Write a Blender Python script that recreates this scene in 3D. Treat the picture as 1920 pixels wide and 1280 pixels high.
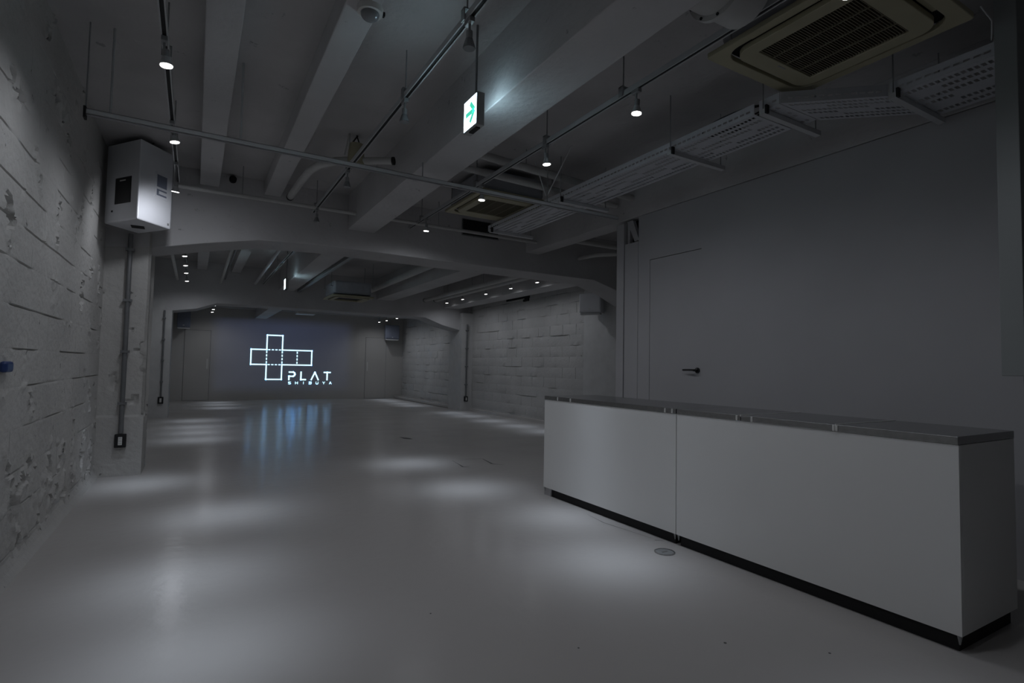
import bpy, math, random
import numpy as np
from mathutils import Matrix, Vector, noise as mnoise

random.seed(7)
scene = bpy.context.scene
COL = scene.collection
for o in list(bpy.data.objects):
    bpy.data.objects.remove(o)

# ------------------------------------------------------------------ camera
CAM_H = 1.1
R = ((0.86318809, 0.03950518, 0.50333454),
     (-0.50453428, 0.03047522, 0.86285365),
     (0.01874795, -0.99875453, 0.04623757))
cd = bpy.data.cameras.new('camera')
cd.sensor_fit = 'HORIZONTAL'
cd.sensor_width = 36.0
cd.lens = 1019.278 / 1920 * 36.0
cd.clip_start = 0.05
cam = bpy.data.objects.new('camera', cd)
COL.objects.link(cam)
m = Matrix.Identity(4)
for i in range(3):
    m[i][0] = R[i][0]
    m[i][1] = -R[i][1]
    m[i][2] = -R[i][2]
m[2][3] = CAM_H
cam.matrix_world = m
scene.camera = cam

# ------------------------------------------------------------------ world, exposure
w = bpy.data.worlds.new('world')
scene.world = w
w.use_nodes = True
w.node_tree.nodes['Background'].inputs[0].default_value = (0.02, 0.022, 0.026, 1)
w.node_tree.nodes['Background'].inputs[1].default_value = 0.0
vs = scene.view_settings
vs.view_transform = 'Standard'
vs.look = 'None'
vs.gamma = 1.0
vs.use_curve_mapping = False
vs.exposure = 0.0
scene.cycles.max_bounces = 12
scene.cycles.diffuse_bounces = 8
scene.cycles.sample_clamp_indirect = 4.0

LAMP_CORE = 108.0      # narrow beam of one lit lamp, watts
LAMP_SPILL = 8.3     # wide spill of the same lamp
LAMP_COLOR = (0.75, 0.85, 1.0)
SPILL_COLOR = (0.885, 0.92, 1.0)
LAMP_FACE = 7.0
PROJECTOR_POWER = 27.0

# ------------------------------------------------------------------ materials
MAT = {}

def nodes_of(name):
    mt = bpy.data.materials.new(name)
    mt.use_nodes = True
    nt = mt.node_tree
    b = nt.nodes['Principled BSDF']
    MAT[name] = mt
    return mt, nt, b

def N(nt, t, **kw):
    n = nt.nodes.new(t)
    for k, v in kw.items():
        setattr(n, k, v)
    return n

def plain(name, col, rough=0.5, metal=0.0, vary=0.06, scale=6.0, bump=0.0, bscale=60.0, spec=0.5):
    mt, nt, b = nodes_of(name)
    tc = N(nt, 'ShaderNodeTexCoord')
    nz = N(nt, 'ShaderNodeTexNoise')
    nz.inputs['Scale'].default_value = scale
    nz.inputs['Detail'].default_value = 5
    nt.links.new(tc.outputs['Object'], nz.inputs['Vector'])
    rp = N(nt, 'ShaderNodeValToRGB')
    rp.color_ramp.elements[0].position = 0.3
    rp.color_ramp.elements[1].position = 0.7
    lo = [max(0, c * (1 - vary)) for c in col]
    hi = [min(1, c * (1 + vary)) for c in col]
    rp.color_ramp.elements[0].color = (*lo, 1)
    rp.color_ramp.elements[1].color = (*hi, 1)
    nt.links.new(nz.outputs[0], rp.inputs[0])
    nt.links.new(rp.outputs[0], b.inputs['Base Color'])
    b.inputs['Roughness'].default_value = rough
    b.inputs['Metallic'].default_value = metal
    b.inputs['Specular IOR Level'].default_value = spec
    if bump > 0:
        n2 = N(nt, 'ShaderNodeTexNoise')
        n2.inputs['Scale'].default_value = bscale
        n2.inputs['Detail'].default_value = 6
        nt.links.new(tc.outputs['Object'], n2.inputs['Vector'])
        bp = N(nt, 'ShaderNodeBump')
        bp.inputs['Strength'].default_value = bump
        bp.inputs['Distance'].default_value = 0.01
        nt.links.new(n2.outputs[0], bp.inputs['Height'])
        nt.links.new(bp.outputs[0], b.inputs['Normal'])
    return mt

def concrete(name, col, pits=0.5, bump=0.5, pit_scale=7.0):
    """painted rough concrete: blotchy colour, fine relief, scattered chipped pits"""
    mt, nt, b = nodes_of(name)
    tc = N(nt, 'ShaderNodeTexCoord')
    v = tc.outputs['Object']
    n1 = N(nt, 'ShaderNodeTexNoise'); n1.inputs['Scale'].default_value = 1.3; n1.inputs['Detail'].default_value = 6
    n2 = N(nt, 'ShaderNodeTexNoise'); n2.inputs['Scale'].default_value = 22; n2.inputs['Detail'].default_value = 8
    n3 = N(nt, 'ShaderNodeTexNoise'); n3.inputs['Scale'].default_value = pit_scale; n3.inputs['Detail'].default_value = 7
    n3.inputs['Roughness'].default_value = 0.68
    for n in (n1, n2, n3):
        nt.links.new(v, n.inputs['Vector'])
    rp = N(nt, 'ShaderNodeValToRGB')
    rp.color_ramp.elements[0].position = 0.3
    rp.color_ramp.elements[1].position = 0.72
    rp.color_ramp.elements[0].color = (*[c * 0.86 for c in col], 1)
    rp.color_ramp.elements[1].color = (*[min(1, c * 1.08) for c in col], 1)
    nt.links.new(n1.outputs[0], rp.inputs[0])
    pr = N(nt, 'ShaderNodeValToRGB')
    pr.color_ramp.elements[0].position = 0.68 - 0.03 * pits
    pr.color_ramp.elements[1].position = 0.715 - 0.03 * pits
    pr.color_ramp.elements[0].color = (0, 0, 0, 1)
    pr.color_ramp.elements[1].color = (1, 1, 1, 1)
    nt.links.new(n3.outputs[0], pr.inputs[0])
    mx = N(nt, 'ShaderNodeMixRGB')
    mx.inputs[2].default_value = (col[0] * 0.42, col[1] * 0.42, col[2] * 0.42, 1)
    sc = N(nt, 'ShaderNodeMath', operation='MULTIPLY'); sc.inputs[1].default_value = min(1, pits)
    nt.links.new(pr.outputs[0], sc.inputs[0])
    nt.links.new(sc.outputs[0], mx.inputs[0])
    nt.links.new(rp.outputs[0], mx.inputs[1])
    nt.links.new(mx.outputs[0], b.inputs['Base Color'])
    # relief
    h = N(nt, 'ShaderNodeMath', operation='MULTIPLY_ADD')
    h.inputs[1].default_value = -1.6 * pits
    nt.links.new(pr.outputs[0], h.inputs[0])
    nt.links.new(n2.outputs[0], h.inputs[2])
    bp = N(nt, 'ShaderNodeBump'); bp.inputs['Strength'].default_value = bump; bp.inputs['Distance'].default_value = 0.012
    nt.links.new(h.outputs[0], bp.inputs['Height'])
    nt.links.new(bp.outputs[0], b.inputs['Normal'])
    b.inputs['Roughness'].default_value = 0.78
    b.inputs['Specular IOR Level'].default_value = 0.3
    return mt

def emit(name, col, strength):
    mt, nt, b = nodes_of(name)
    b.inputs['Base Color'].default_value = (*col, 1)
    b.inputs['Emission Color'].default_value = (*col, 1)
    b.inputs['Emission Strength'].default_value = strength
    b.inputs['Roughness'].default_value = 0.4
    return mt

def floor_material():
    mt, nt, b = nodes_of('floor_paint')
    tc = N(nt, 'ShaderNodeTexCoord'); v = tc.outputs['Object']
    n1 = N(nt, 'ShaderNodeTexNoise'); n1.inputs['Scale'].default_value = 0.6; n1.inputs['Detail'].default_value = 1
    n2 = N(nt, 'ShaderNodeTexNoise'); n2.inputs['Scale'].default_value = 1.8; n2.inputs['Detail'].default_value = 2
    n3 = N(nt, 'ShaderNodeTexNoise'); n3.inputs['Scale'].default_value = 13.0; n3.inputs['Detail'].default_value = 3
    for n in (n1, n2, n3):
        nt.links.new(v, n.inputs['Vector'])
    rp = N(nt, 'ShaderNodeValToRGB')
    rp.color_ramp.elements[0].position = 0.32
    rp.color_ramp.elements[1].position = 0.7
    rp.color_ramp.elements[0].color = (0.450, 0.434, 0.418, 1)
    rp.color_ramp.elements[1].color = (0.463, 0.446, 0.429, 1)
    nt.links.new(n1.outputs[0], rp.inputs[0])
    b.inputs['Base Color'].default_value = (0.435, 0.418, 0.402, 1)
    mr = N(nt, 'ShaderNodeMapRange')
    mr.inputs['From Min'].default_value = 0.35; mr.inputs['From Max'].default_value = 0.65
    mr.inputs['To Min'].default_value = 0.20; mr.inputs['To Max'].default_value = 0.25
    nt.links.new(n2.outputs[0], mr.inputs['Value'])
    nt.links.new(mr.outputs[0], b.inputs['Roughness'])
    bp = N(nt, 'ShaderNodeBump'); bp.inputs['Strength'].default_value = 0.17; bp.inputs['Distance'].default_value = 0.01
    nt.links.new(n3.outputs[0], bp.inputs['Height'])
    nt.links.new(bp.outputs[0], b.inputs['Normal'])
    b.inputs['Specular IOR Level'].default_value = 0.075
    return mt

floor_material()
concrete('wall_concrete', (0.505, 0.497, 0.48), pits=0.9, bump=0.85, pit_scale=6.5)
concrete('block_concrete', (0.50, 0.495, 0.485), pits=0.55, bump=0.55, pit_scale=9.0)
concrete('beam_concrete', (0.52, 0.515, 0.52), pits=0.7, bump=0.4, pit_scale=10.0)
concrete('slab_concrete', (0.47, 0.46, 0.46), pits=0.55, bump=0.45, pit_scale=6.0)
plain('column_paint', (0.50, 0.50, 0.495), 0.7, bump=0.12, bscale=30)
plain('partition_paint', (0.405, 0.40, 0.41), 0.65, vary=0.04, scale=1.5)
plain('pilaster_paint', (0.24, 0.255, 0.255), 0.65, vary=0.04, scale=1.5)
plain('far_wall_paint', (0.47, 0.46, 0.44), 0.7, vary=0.04, scale=1.0)
plain('counter_white', (0.78, 0.78, 0.77), 0.32, vary=0.015, scale=2)
plain('stainless', (0.42, 0.42, 0.42), 0.27, metal=1.0, vary=0.08, scale=40)
plain('black', (0.006, 0.006, 0.007), 0.7, vary=0.1)
plain('black_gloss', (0.008, 0.008, 0.009), 0.3, vary=0.1)
plain('steel_grey', (0.33, 0.34, 0.345), 0.4, metal=0.5, vary=0.1, scale=20)
plain('conduit_grey', (0.17, 0.175, 0.18), 0.45, metal=0.3, vary=0.1, scale=15)
plain('painted_steel', (0.52, 0.53, 0.54), 0.45, vary=0.05)
plain('track_white', (0.45, 0.46, 0.47), 0.4, vary=0.04)
plain('lamp_grey', (0.30, 0.305, 0.31), 0.4, metal=0.3)
plain('ac_cream', (0.36, 0.335, 0.23), 0.5, vary=0.05)
plain('ac_grille', (0.15, 0.135, 0.09), 0.5, vary=0.05)
plain('ac_body', (0.36, 0.37, 0.40), 0.5, vary=0.06, scale=12)
plain('speaker_white', (0.66, 0.67, 0.70), 0.42, vary=0.03, bump=0.05, bscale=300)
plain('speaker_white_shaded', (0.17, 0.19, 0.245), 0.5, vary=0.05)  # unlit look of the white speakers painted into the colour
plain('pipe_paint', (0.48, 0.48, 0.47), 0.55, vary=0.06)
plain('tray_paint', (0.50, 0.51, 0.54), 0.5, vary=0.05)
plain('sign_case', (0.32, 0.33, 0.33), 0.45, vary=0.06)
plain('white_plastic', (0.62, 0.62, 0.60), 0.35, vary=0.03)
plain('blue_plastic', (0.02, 0.045, 0.16), 0.4, vary=0.05)
plain('crack_dark', (0.09, 0.09, 0.09), 0.8, vary=0.3, scale=30)
plain('dome_glass', (0.22, 0.23, 0.24), 0.08, vary=0.04)
emit('lamp_face', (1.0, 0.98, 0.95), LAMP_FACE)
emit('sign_face', (0.62, 0.86, 1.0), 11.0)
emit('sign_green', (0.08, 0.72, 0.50), 0.9)
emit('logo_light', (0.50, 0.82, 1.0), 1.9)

# ------------------------------------------------------------------ mesh helper
class MB:
    def __init__(self):
        self.v = []; self.f = []
    def box(self, x0, x1, y0, y1, z0, z1):
        if x0 > x1: x0, x1 = x1, x0
        if y0 > y1: y0, y1 = y1, y0
        if z0 > z1: z0, z1 = z1, z0
        n = len(self.v)
        self.v += [(x0, y0, z0), (x1, y0, z0), (x1, y1, z0), (x0, y1, z0),
                   (x0, y0, z1), (x1, y0, z1), (x1, y1, z1), (x0, y1, z1)]
        for q in ((0, 3, 2, 1), (4, 5, 6, 7), (0, 1, 5, 4), (1, 2, 6, 5), (2, 3, 7, 6), (3, 0, 4, 7)):
            self.f.append(tuple(n + i for i in q))
        return self
    def cyl(self, p0, p1, r, n=12, r2=None, caps=True):
        p0 = Vector(p0); p1 = Vector(p1)
        d = (p1 - p0).normalized()
        a = d.orthogonal().normalized(); b = d.cross(a)
        r2 = r if r2 is None else r2
        s = len(self.v)
        for p, rr in ((p0, r), (p1, r2)):
            for i in range(n):
                t = 2 * math.pi * i / n
                self.v.append(tuple(p + a * (rr * math.cos(t)) + b * (rr * math.sin(t))))
        for i in range(n):
            j = (i + 1) % n
            self.f.append((s + i, s + j, s + n + j, s + n + i))
        if caps:
            self.f.append(tuple(s + i for i in reversed(range(n))))
            self.f.append(tuple(s + n + i for i in range(n)))
        return self
    def tube(self, pts, r, n=10):
        pts = [Vector(p) for p in pts]
        s = len(self.v)
        up = None
        for k, p in enumerate(pts):
            d = (pts[min(k + 1, len(pts) - 1)] - pts[max(k - 1, 0)]).normalized()
            if up is None:
                a = d.orthogonal().normalized()
            else:
                a = (up - d * up.dot(d)).normalized()
            up = a
            b = d.cross(a)
            for i in range(n):
                t = 2 * math.pi * i / n
                self.v.append(tuple(p + a * (r * math.cos(t)) + b * (r * math.sin(t))))
        for k in range(len(pts) - 1):
            for i in range(n):
                j = (i + 1) % n
                self.f.append((s + k * n + i, s + k * n + j, s + (k + 1) * n + j, s + (k + 1) * n + i))
        self.f.append(tuple(s + i for i in reversed(range(n))))
        e = s + (len(pts) - 1) * n
        self.f.append(tuple(e + i for i in range(n)))
        return self
    def prism_y(self, prof, y0, y1):
        """prof: (x, z) loop extruded along y"""
        n = len(prof); s = len(self.v)
        for y in (y0, y1):
            self.v += [(x, y, z) for x, z in prof]
        for i in range(n):
            j = (i + 1) % n
            self.f.append((s + i, s + j, s + n + j, s + n + i))
        self.f.append(tuple(s + i for i in reversed(range(n))))
        self.f.append(tuple(s + n + i for i in range(n)))
        return self
    def prism_z(self, poly, z0, z1):
        n = len(poly); s = len(self.v)
        for z in (z0, z1):
            self.v += [(x, y, z) for x, y in poly]
        for i in range(n):
            j = (i + 1) % n
            self.f.append((s + i, s + j, s + n + j, s + n + i))
        self.f.append(tuple(s + i for i in reversed(range(n))))
        self.f.append(tuple(s + n + i for i in range(n)))
        return self
    def ring(self, outer, inner, z0, z1):
        """flat ring between two loops of equal count, extruded z0..z1"""
        n = len(outer); s = len(self.v)
        for z in (z0, z1):
            self.v += [(x, y, z) for x, y in outer]
            self.v += [(x, y, z) for x, y in inner]
        o0, i0, o1, i1 = s, s + n, s + 2 * n, s + 3 * n
        for i in range(n):
            j = (i + 1) % n
            self.f.append((o0 + j, o0 + i, i0 + i, i0 + j))
            self.f.append((o1 + i, o1 + j, i1 + j, i1 + i))
            self.f.append((o0 + i, o0 + j, o1 + j, o1 + i))
            self.f.append((i0 + j, i0 + i, i1 + i, i1 + j))
        return self
    def build(self, name, mat, parent=None, smooth=False, bevel=0.0, local=None, fix=True):
        me = bpy.data.meshes.new(name)
        me.from_pydata(self.v, [], self.f)
        if fix:
            import bmesh
            bm = bmesh.new(); bm.from_mesh(me)
            bmesh.ops.recalc_face_normals(bm, faces=bm.faces)
            bm.to_mesh(me); bm.free()
        me.materials.append(MAT[mat])
        o = bpy.data.objects.new(name, me)
        COL.objects.link(o)
        if parent is not None:
            o.parent = parent
        if smooth:
            for p in me.polygons:
                p.use_smooth = True
            try:
                me.set_sharp_from_angle(angle=math.radians(40))
            except Exception:
                pass
        if bevel:
            bv = o.modifiers.new('bevel', 'BEVEL')
            bv.width = bevel; bv.segments = 2; bv.limit_method = 'ANGLE'
        return o

def tag(o, label, cat, group=None):
    o['label'] = label; o['category'] = cat
    if group: o['group'] = group
    return o

def thing(name, label, cat, loc=(0, 0, 0), rz=0.0, group=None):
    o = bpy.data.objects.new(name, None)
    o.empty_display_size = 0.1
    COL.objects.link(o)
    o.location = loc; o.rotation_euler = (0, 0, rz)
    return tag(o, label, cat, group)

def struct(o, label, cat='structure'):
    o['kind'] = 'structure'
    o['label'] = label; o['category'] = cat
    return o

def dup(root, loc, label, rz=None):
    r = root.copy(); COL.objects.link(r)
    r.location = loc
    if rz is not None: r.rotation_euler = (0, 0, rz)
    r['label'] = label
    def rec(src, dst):
        for ch in list(src.children):
            c = ch.copy(); COL.objects.link(c); c.parent = dst
            rec(ch, c)
    rec(root, r)
    return r

def rrect(w, h, r, n=5):
    pts = []
    for cx, cy, a0 in ((w / 2 - r, h / 2 - r, 0), (-w / 2 + r, h / 2 - r, 90), (-w / 2 + r, -h / 2 + r, 180), (w / 2 - r, -h / 2 + r, 270)):
        for k in range(n + 1):
            a = math.radians(a0 + 90 * k / n)
            pts.append((cx + r * math.cos(a), cy + r * math.sin(a)))
    return pts

def sm(a, b, x):
    t = max(0.0, min(1.0, (x - a) / (b - a)))
    return t * t * (3 - 2 * t)

# ------------------------------------------------------------------ dimensions (metres)
XL, XR = -0.77, 5.95
YB, YF = -2.2, 17.4
SLAB = 3.05
G1 = (6.35, 6.87)
G2 = (12.3, 12.9)

# ------------------------------------------------------------------ shell
o = MB().box(XL - 0.3, XR + 0.3, YB - 0.2, YF + 0.3, -0.12, 0).build('floor', 'floor_paint')
floor_obj = struct(o, 'glossy grey painted concrete floor', 'floor')
o = MB().box(XL - 0.3, XR + 0.3, YB - 0.2, YF + 0.3, SLAB, SLAB + 0.2).build('ceiling', 'slab_concrete')
struct(o, 'raw painted concrete ceiling slab', 'ceiling')
o = MB().box(XL - 0.3, XR + 0.3, YB - 0.2, YB, 0, SLAB).build('wall_back', 'column_paint')
struct(o, 'plain wall behind the viewer', 'wall')
o = MB().box(XL - 0.3, XR + 0.3, YF, YF + 0.25, 0, SLAB).build('wall_far', 'far_wall_paint')
struct(o, 'smooth pale far end wall carrying the glowing logo strips', 'wall')

# --- left wall: backing + courses of painted blocks
mb = MB()
mb.box(XL - 0.28, XL - 0.035, YB, YF, 0, SLAB)
wl = mb.build('wall_left', 'wall_concrete')
struct(wl, 'rough painted concrete block wall along the left', 'wall')
MB().box(XL - 0.035, XL, YB, 2.0, 0, SLAB).build('plain_course', 'wall_concrete', wl)

COURSES = [0.0, 0.11, 0.32, 0.515, 0.735, 0.95, 1.142, 1.355, 1.575, 1.76, 1.94, 2.14, 2.34, 2.54, 2.76, SLAB]

def relief_left(y, z, course_lines):
    d = 0.0035 * mnoise.noise(Vector((y * 1.7, z * 1.7, 3.1)))
    d += 0.0018 * mnoise.noise(Vector((y * 9, z * 9, 5.1)))
    # horizontal joints, paint-filled here and there
    dz = min(abs(z - c) for c in course_lines)
    ci = min(range(len(course_lines)), key=lambda k: abs(z - course_lines[k]))
    show = sm(0.05, 0.42, mnoise.noise(Vector((y * 2.1, ci * 7.3, 1.0))) + 0.12)
    d -= 0.017 * (1 - sm(0.001, 0.0065, dz)) * (0.03 + 0.97 * show)
    # broken patches, thicker towards the foot of the wall
    k = mnoise.noise(Vector((y * 5.2, z * 3.6, 11.0))) + 0.45 * mnoise.noise(Vector((y * 15, z * 13, 2.0)))
    thr = 0.20 + 0.40 * sm(0.15, 1.05, z)
    d -= 0.034 * sm(thr, thr + 0.08, k)
    d += 0.012 * sm(thr - 0.16, thr - 0.04, k) * (1 - sm(thr - 0.02, thr + 0.05, k))
    return d

def block_mesh(face, y0, y1, z0, z1, relief, lines, sign, step=0.03, jd=0.0, mat='wall_concrete', parent=None, back=0.035):
    """one block whose face lies at x = face; sign +1 looks to +x, -1 to -x"""
    def samples(a, b):
        L = b - a
        n = max(2, int(L / step))
        inner = [a + L * k / n for k in range(1, n)]
        e1, e2 = (0.003, 0.0065) if step < 0.05 else (0.006, 0.0125)
        s = [a, a + e1, a + e2] + [q for q in inner if a + 0.016 < q < b - 0.016] + [b - e2, b - e1, b]
        return s
    ys = samples(y0, y1); zs = samples(z0, z1)
    mb = MB()
    for z in zs:
        for y in ys:
            d = relief(y, z, lines)
            if jd:
                e = min(y - y0, y1 - y)
                sh = sm(0.1, 0.4, mnoise.noise(Vector((y0 * 3.1, z0 * 5.7, z * 3))))
                d -= jd * (1 - sm(0.0, 0.0065 if step < 0.05 else 0.0125, e)) * (0.05 + 0.95 * sh)
            mb.v.append((face + sign * d, y, z))
    ny = len(ys)
    for i in range(len(zs) - 1):
        for j in range(ny - 1):
            q = (i * ny + j, i * ny + j + 1, (i + 1) * ny + j + 1, (i + 1) * ny + j)
            mb.f.append(q if sign > 0 else q[::-1])
    # sides back to the core so that the block has depth
    def skirt(idx):
        b0 = len(mb.v)
        for i in idx:
            x, y, z = mb.v[i]
            mb.v.append((face - sign * back, y, z))
        for k in range(len(idx) - 1):
            mb.f.append((idx[k], idx[k + 1], b0 + k + 1, b0 + k))
    nz = len(zs)
    skirt([j for j in range(ny)])
    skirt([(nz - 1) * ny + j for j in range(ny)])
    skirt([i * ny for i in range(nz)])
    skirt([i * ny + ny - 1 for i in range(nz)])
    return mb.build('block', mat, parent, smooth=True, fix=False)

lines = COURSES[1:-1]
for ci in range(len(COURSES) - 1):
    z0, z1 = COURSES[ci], COURSES[ci + 1]
    y = 2.0 - (0.22 if ci % 2 else 0.0)
    first = True
    while y < 6.34:
        a, b = max(y, 2.0), min(y + 0.45, 6.40)
        if b - a > 0.05:
            block_mesh(XL, a, b, z0, z1, relief_left, lines, 1, step=0.017, jd=0.0012, parent=wl)
        y += 0.45
# the middle and far bays of the left wall: one rough skin each
def skin(x, sign, y0, y1, name, parent, z1=SLAB, step=0.09, mat='wall_concrete'):
    ys = np.arange(y0, y1 + 1e-6, step); zs = np.arange(0, z1 + 1e-6, step)
    mb = MB()
    for z in zs:
        for yy in ys:
            d = 0.012 * mnoise.noise(Vector((yy * 4, z * 4, 3))) + 0.006 * mnoise.noise(Vector((yy * 11, z * 11, 3)))
            mb.v.append((x + sign * d, yy, z))
    n = len(ys)
    for i in range(len(zs) - 1):
        for j in range(n - 1):
            q = (i * n + j, i * n + j + 1, (i + 1) * n + j + 1, (i + 1) * n + j)
            mb.f.append(q if sign > 0 else q[::-1])
    return mb.build(name, mat, parent, smooth=True, fix=False)
skin(XL, 1, 6.8, 17.42, 'rough_render', wl)
# cove at the foot of the left wall
mb = MB(); mb.prism_y([(XL - 0.03, 0), (XL + 0.04, 0), (XL + 0.016, 0.04), (XL - 0.004, 0.095), (XL - 0.03, 0.10)], YB, 6.33)
struct(mb.build('baseboard_left', 'wall_concrete'), 'smooth painted upstand at the foot of the left wall', 'baseboard')

# --- right wall
mb = MB()
mb.box(XR + 0.04, XR + 0.28, YB, YF, 0, SLAB)
wr = mb.build('wall_right', 'block_concrete')
struct(wr, 'painted concrete block wall along the right side', 'wall')
MB().box(XR, XR + 0.04, YB, 7.68, 0, SLAB).build('smooth_render', 'column_paint', wr)

def relief_right(y, z, course_lines):
    d = 0.004 * mnoise.noise(Vector((y * 2.0, z * 2.0, 23.1)))
    dz = min(abs(z - c) for c in course_lines)
    ci = min(range(len(course_lines)), key=lambda k: abs(z - course_lines[k]))
    show = sm(0.12, 0.42, mnoise.noise(Vector((y * 2.6, ci * 5.3, 41.0))))
    d -= 0.028 * (1 - sm(0.004, 0.0125, dz)) * (0.05 + 0.95 * show)
    k = mnoise.noise(Vector((y * 5.0, z * 4.0, 31.0))) + 0.4 * mnoise.noise(Vector((y * 14, z * 13, 12.0)))
    d -= 0.014 * sm(0.62, 0.72, k)
    return d
RC = [0.0, 0.10] + [0.10 + 0.2 * k for k in range(1, 13)]
for (ya, yb) in ((7.68, 12.3), (12.9, 17.4)):
    for ci in range(len(RC) - 1):
        y = ya - (0.2 if ci % 2 else 0.0)
        while y < yb:
            a, b = max(y, ya), min(y + 0.42, yb)
            if b - a > 0.06:
                block_mesh(XR, a, b, RC[ci], RC[ci + 1], relief_right, RC[1:], -1, step=0.07, jd=0.026, mat='block_concrete', parent=wr, back=0.04)
            y += 0.42
MB().box(XR, XR + 0.04, 7.68, YF, RC[-1], SLAB).build('upper_render', 'column_paint', wr)
mb = MB().box(5.70, XR + 0.02, 12.9, YF, 0, 0.085)
struct(mb.build('baseboard_right', 'floor_paint', bevel=0.02), 'low painted kerb along the far right wall', 'baseboard')
mb = MB().prism_y([(XR + 0.02, 0), (XR - 0.06, 0), (XR - 0.04, 0.05), (XR + 0.02, 0.08)], 7.4, 12.3)
struct(mb.build('baseboard_right_middle', 'floor_paint'), 'painted upstand below the middle block wall', 'baseboard')

# ------------------------------------------------------------------ columns
def rough_box(name, x0, x1, y0, y1, z0, z1, mat, seed, amp=0.006, step=0.06, chips=None):
    mb = MB()
    def face(o, u, v, nu, nv, nrm):
        s = len(mb.v)
        for i in range(nv + 1):
            for j in range(nu + 1):
                p = Vector(o) + Vector(u) * (j / nu) + Vector(v) * (i / nv)
                d = amp * (mnoise.noise(p * 3.0 + Vector((seed, 0, 0))) + 0.5 * mnoise.noise(p * 11 + Vector((seed, 5, 0))))
                if chips: d += chips(p, nrm)
                edge = i in (0, nv) or j in (0, nu)
                q = p + (Vector((0, 0, 0)) if edge else Vector(nrm) * d)
                mb.v.append(tuple(q))
        for i in range(nv):
            for j in range(nu):
                mb.f.append((s + i * (nu + 1) + j, s + i * (nu + 1) + j + 1, s + (i + 1) * (nu + 1) + j + 1, s + (i + 1) * (nu + 1) + j))
    nx = max(1, int((x1 - x0) / step)); ny = max(1, int((y1 - y0) / step)); nz = max(1, int((z1 - z0) / step))
    face((x0, y0, z0), (x1 - x0, 0, 0), (0, 0, z1 - z0), nx, nz, (0, -1, 0))
    face((x1, y0, z0), (0, y1 - y0, 0), (0, 0, z1 - z0), ny, nz, (1, 0, 0))
    face((x1, y1, z0), (x0 - x1, 0, 0), (0, 0, z1 - z0), nx, nz, (0, 1, 0))
    face((x0, y1, z0), (0, y0 - y1, 0), (0, 0, z1 - z0), ny, nz, (-1, 0, 0))
    face((x0, y1, z0), (x1 - x0, 0, 0), (0, y0 - y1, 0), nx, ny, (0, 0, -1))
    face((x0, y0, z1), (x1 - x0, 0, 0), (0, y1 - y0, 0), nx, ny, (0, 0, 1))
    return mb.build(name, mat, smooth=True, fix=False)

def chips_pillar(p, nrm):
    d = 0.0
    k = mnoise.noise(p * 7.0 + Vector((0, 9, 0))) + 0.4 * mnoise.noise(p * 19)
    thr = 0.62 - 0.42 * math.exp(-((p.z - 0.66) / 0.10) ** 2)
    d -= 0.030 * sm(thr, thr + 0.10, k)
    if 0.56 < p.z: d -= 0.024
    return d
o = rough_box('column', XL - 0.05, -0.40, G1[0] - 0.02, G1[1], 0, 2.6, 'wall_concrete', 2.0, step=0.022, amp=0.005, chips=chips_pillar)
struct(o, 'rough chipped concrete column on the left under the first beam', 'column')
o = rough_box('column', XL - 0.05, -0.40, G2[0], G2[1], 0, 2.4, 'column_paint', 4.0, amp=0.003)
struct(o, 'slim painted column on the left under the second beam', 'column')
o = rough_box('column', 5.66, XR + 0.05, G2[0] - 0.15, G2[1], 0, 2.4, 'column_paint', 6.0, amp=0.003)
struct(o, 'painted column against the far right block wall', 'column')

# ------------------------------------------------------------------ girders (haunched) and ceiling beams
def girder(prof_bottom, y0, y1, label):
    prof = prof_bottom + [(XR + 0.05, SLAB + 0.02), (XL - 0.05, SLAB + 0.02)]
    o = MB().prism_y(prof, y0, y1).build('ceiling_beam', 'beam_concrete', bevel=0.008)
    return struct(o, label, 'beam')
girder([(XL - 0.05, 2.16), (-0.41, 2.195), (0.04, 2.30), (0.55, 2.40), (1.2, 2.43), (2.6, 2.42), (5.1, 2.41), (5.55, 2.29), (XR + 0.05, 2.10)],
       G1[0], G1[1], 'deep cross beam with curved haunches spanning the front of the middle bay')
girder([(XL - 0.05, 2.02), (-0.36, 2.06), (0.0, 2.12), (0.34, 2.25), (1.0, 2.26), (4.75, 2.24), (5.2, 2.08), (XR + 0.05, 1.9)],
       G2[0], G2[1], 'second cross beam spanning the room before the far bay')

def beam(x0, x1, z, y0, y1, label, mat='beam_concrete'):
    o = MB().box(x0, x1, y0, y1, z, SLAB + 0.02).build('ceiling_beam', mat, bevel=0.006)
    return struct(o, label, 'beam')
EPS = 0.0
for (ya, yb, bay) in ((YB, G1[0], 'front'), (G1[1], G2[0], 'middle'), (G2[1], YF, 'far')):
    beam(-0.02, 0.154, 2.90, ya, yb, 'narrow ceiling joist nearest the left wall in the %s bay' % bay)
    beam(0.582, 0.745, 2.90, ya, yb, 'second narrow ceiling joist from the left in the %s bay' % bay)
    beam(1.475, 1.785, 2.65 if bay == 'front' else (2.62 if bay == 'middle' else 2.36), ya, yb,
         'large lengthwise ceiling beam beside the exit sign in the %s bay' % bay)
beam(3.90, 4.12, 2.675, YB, G1[0], 'lengthwise beam directly above the grey partition wall')
beam(3.55, 3.95, 2.58, G1[1], G2[0], 'lengthwise ceiling beam right of the cassette unit in the middle bay')
beam(5.22, 5.62, 2.50, G1[1], G2[0], 'lengthwise beam close to the right wall in the middle bay')

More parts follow.
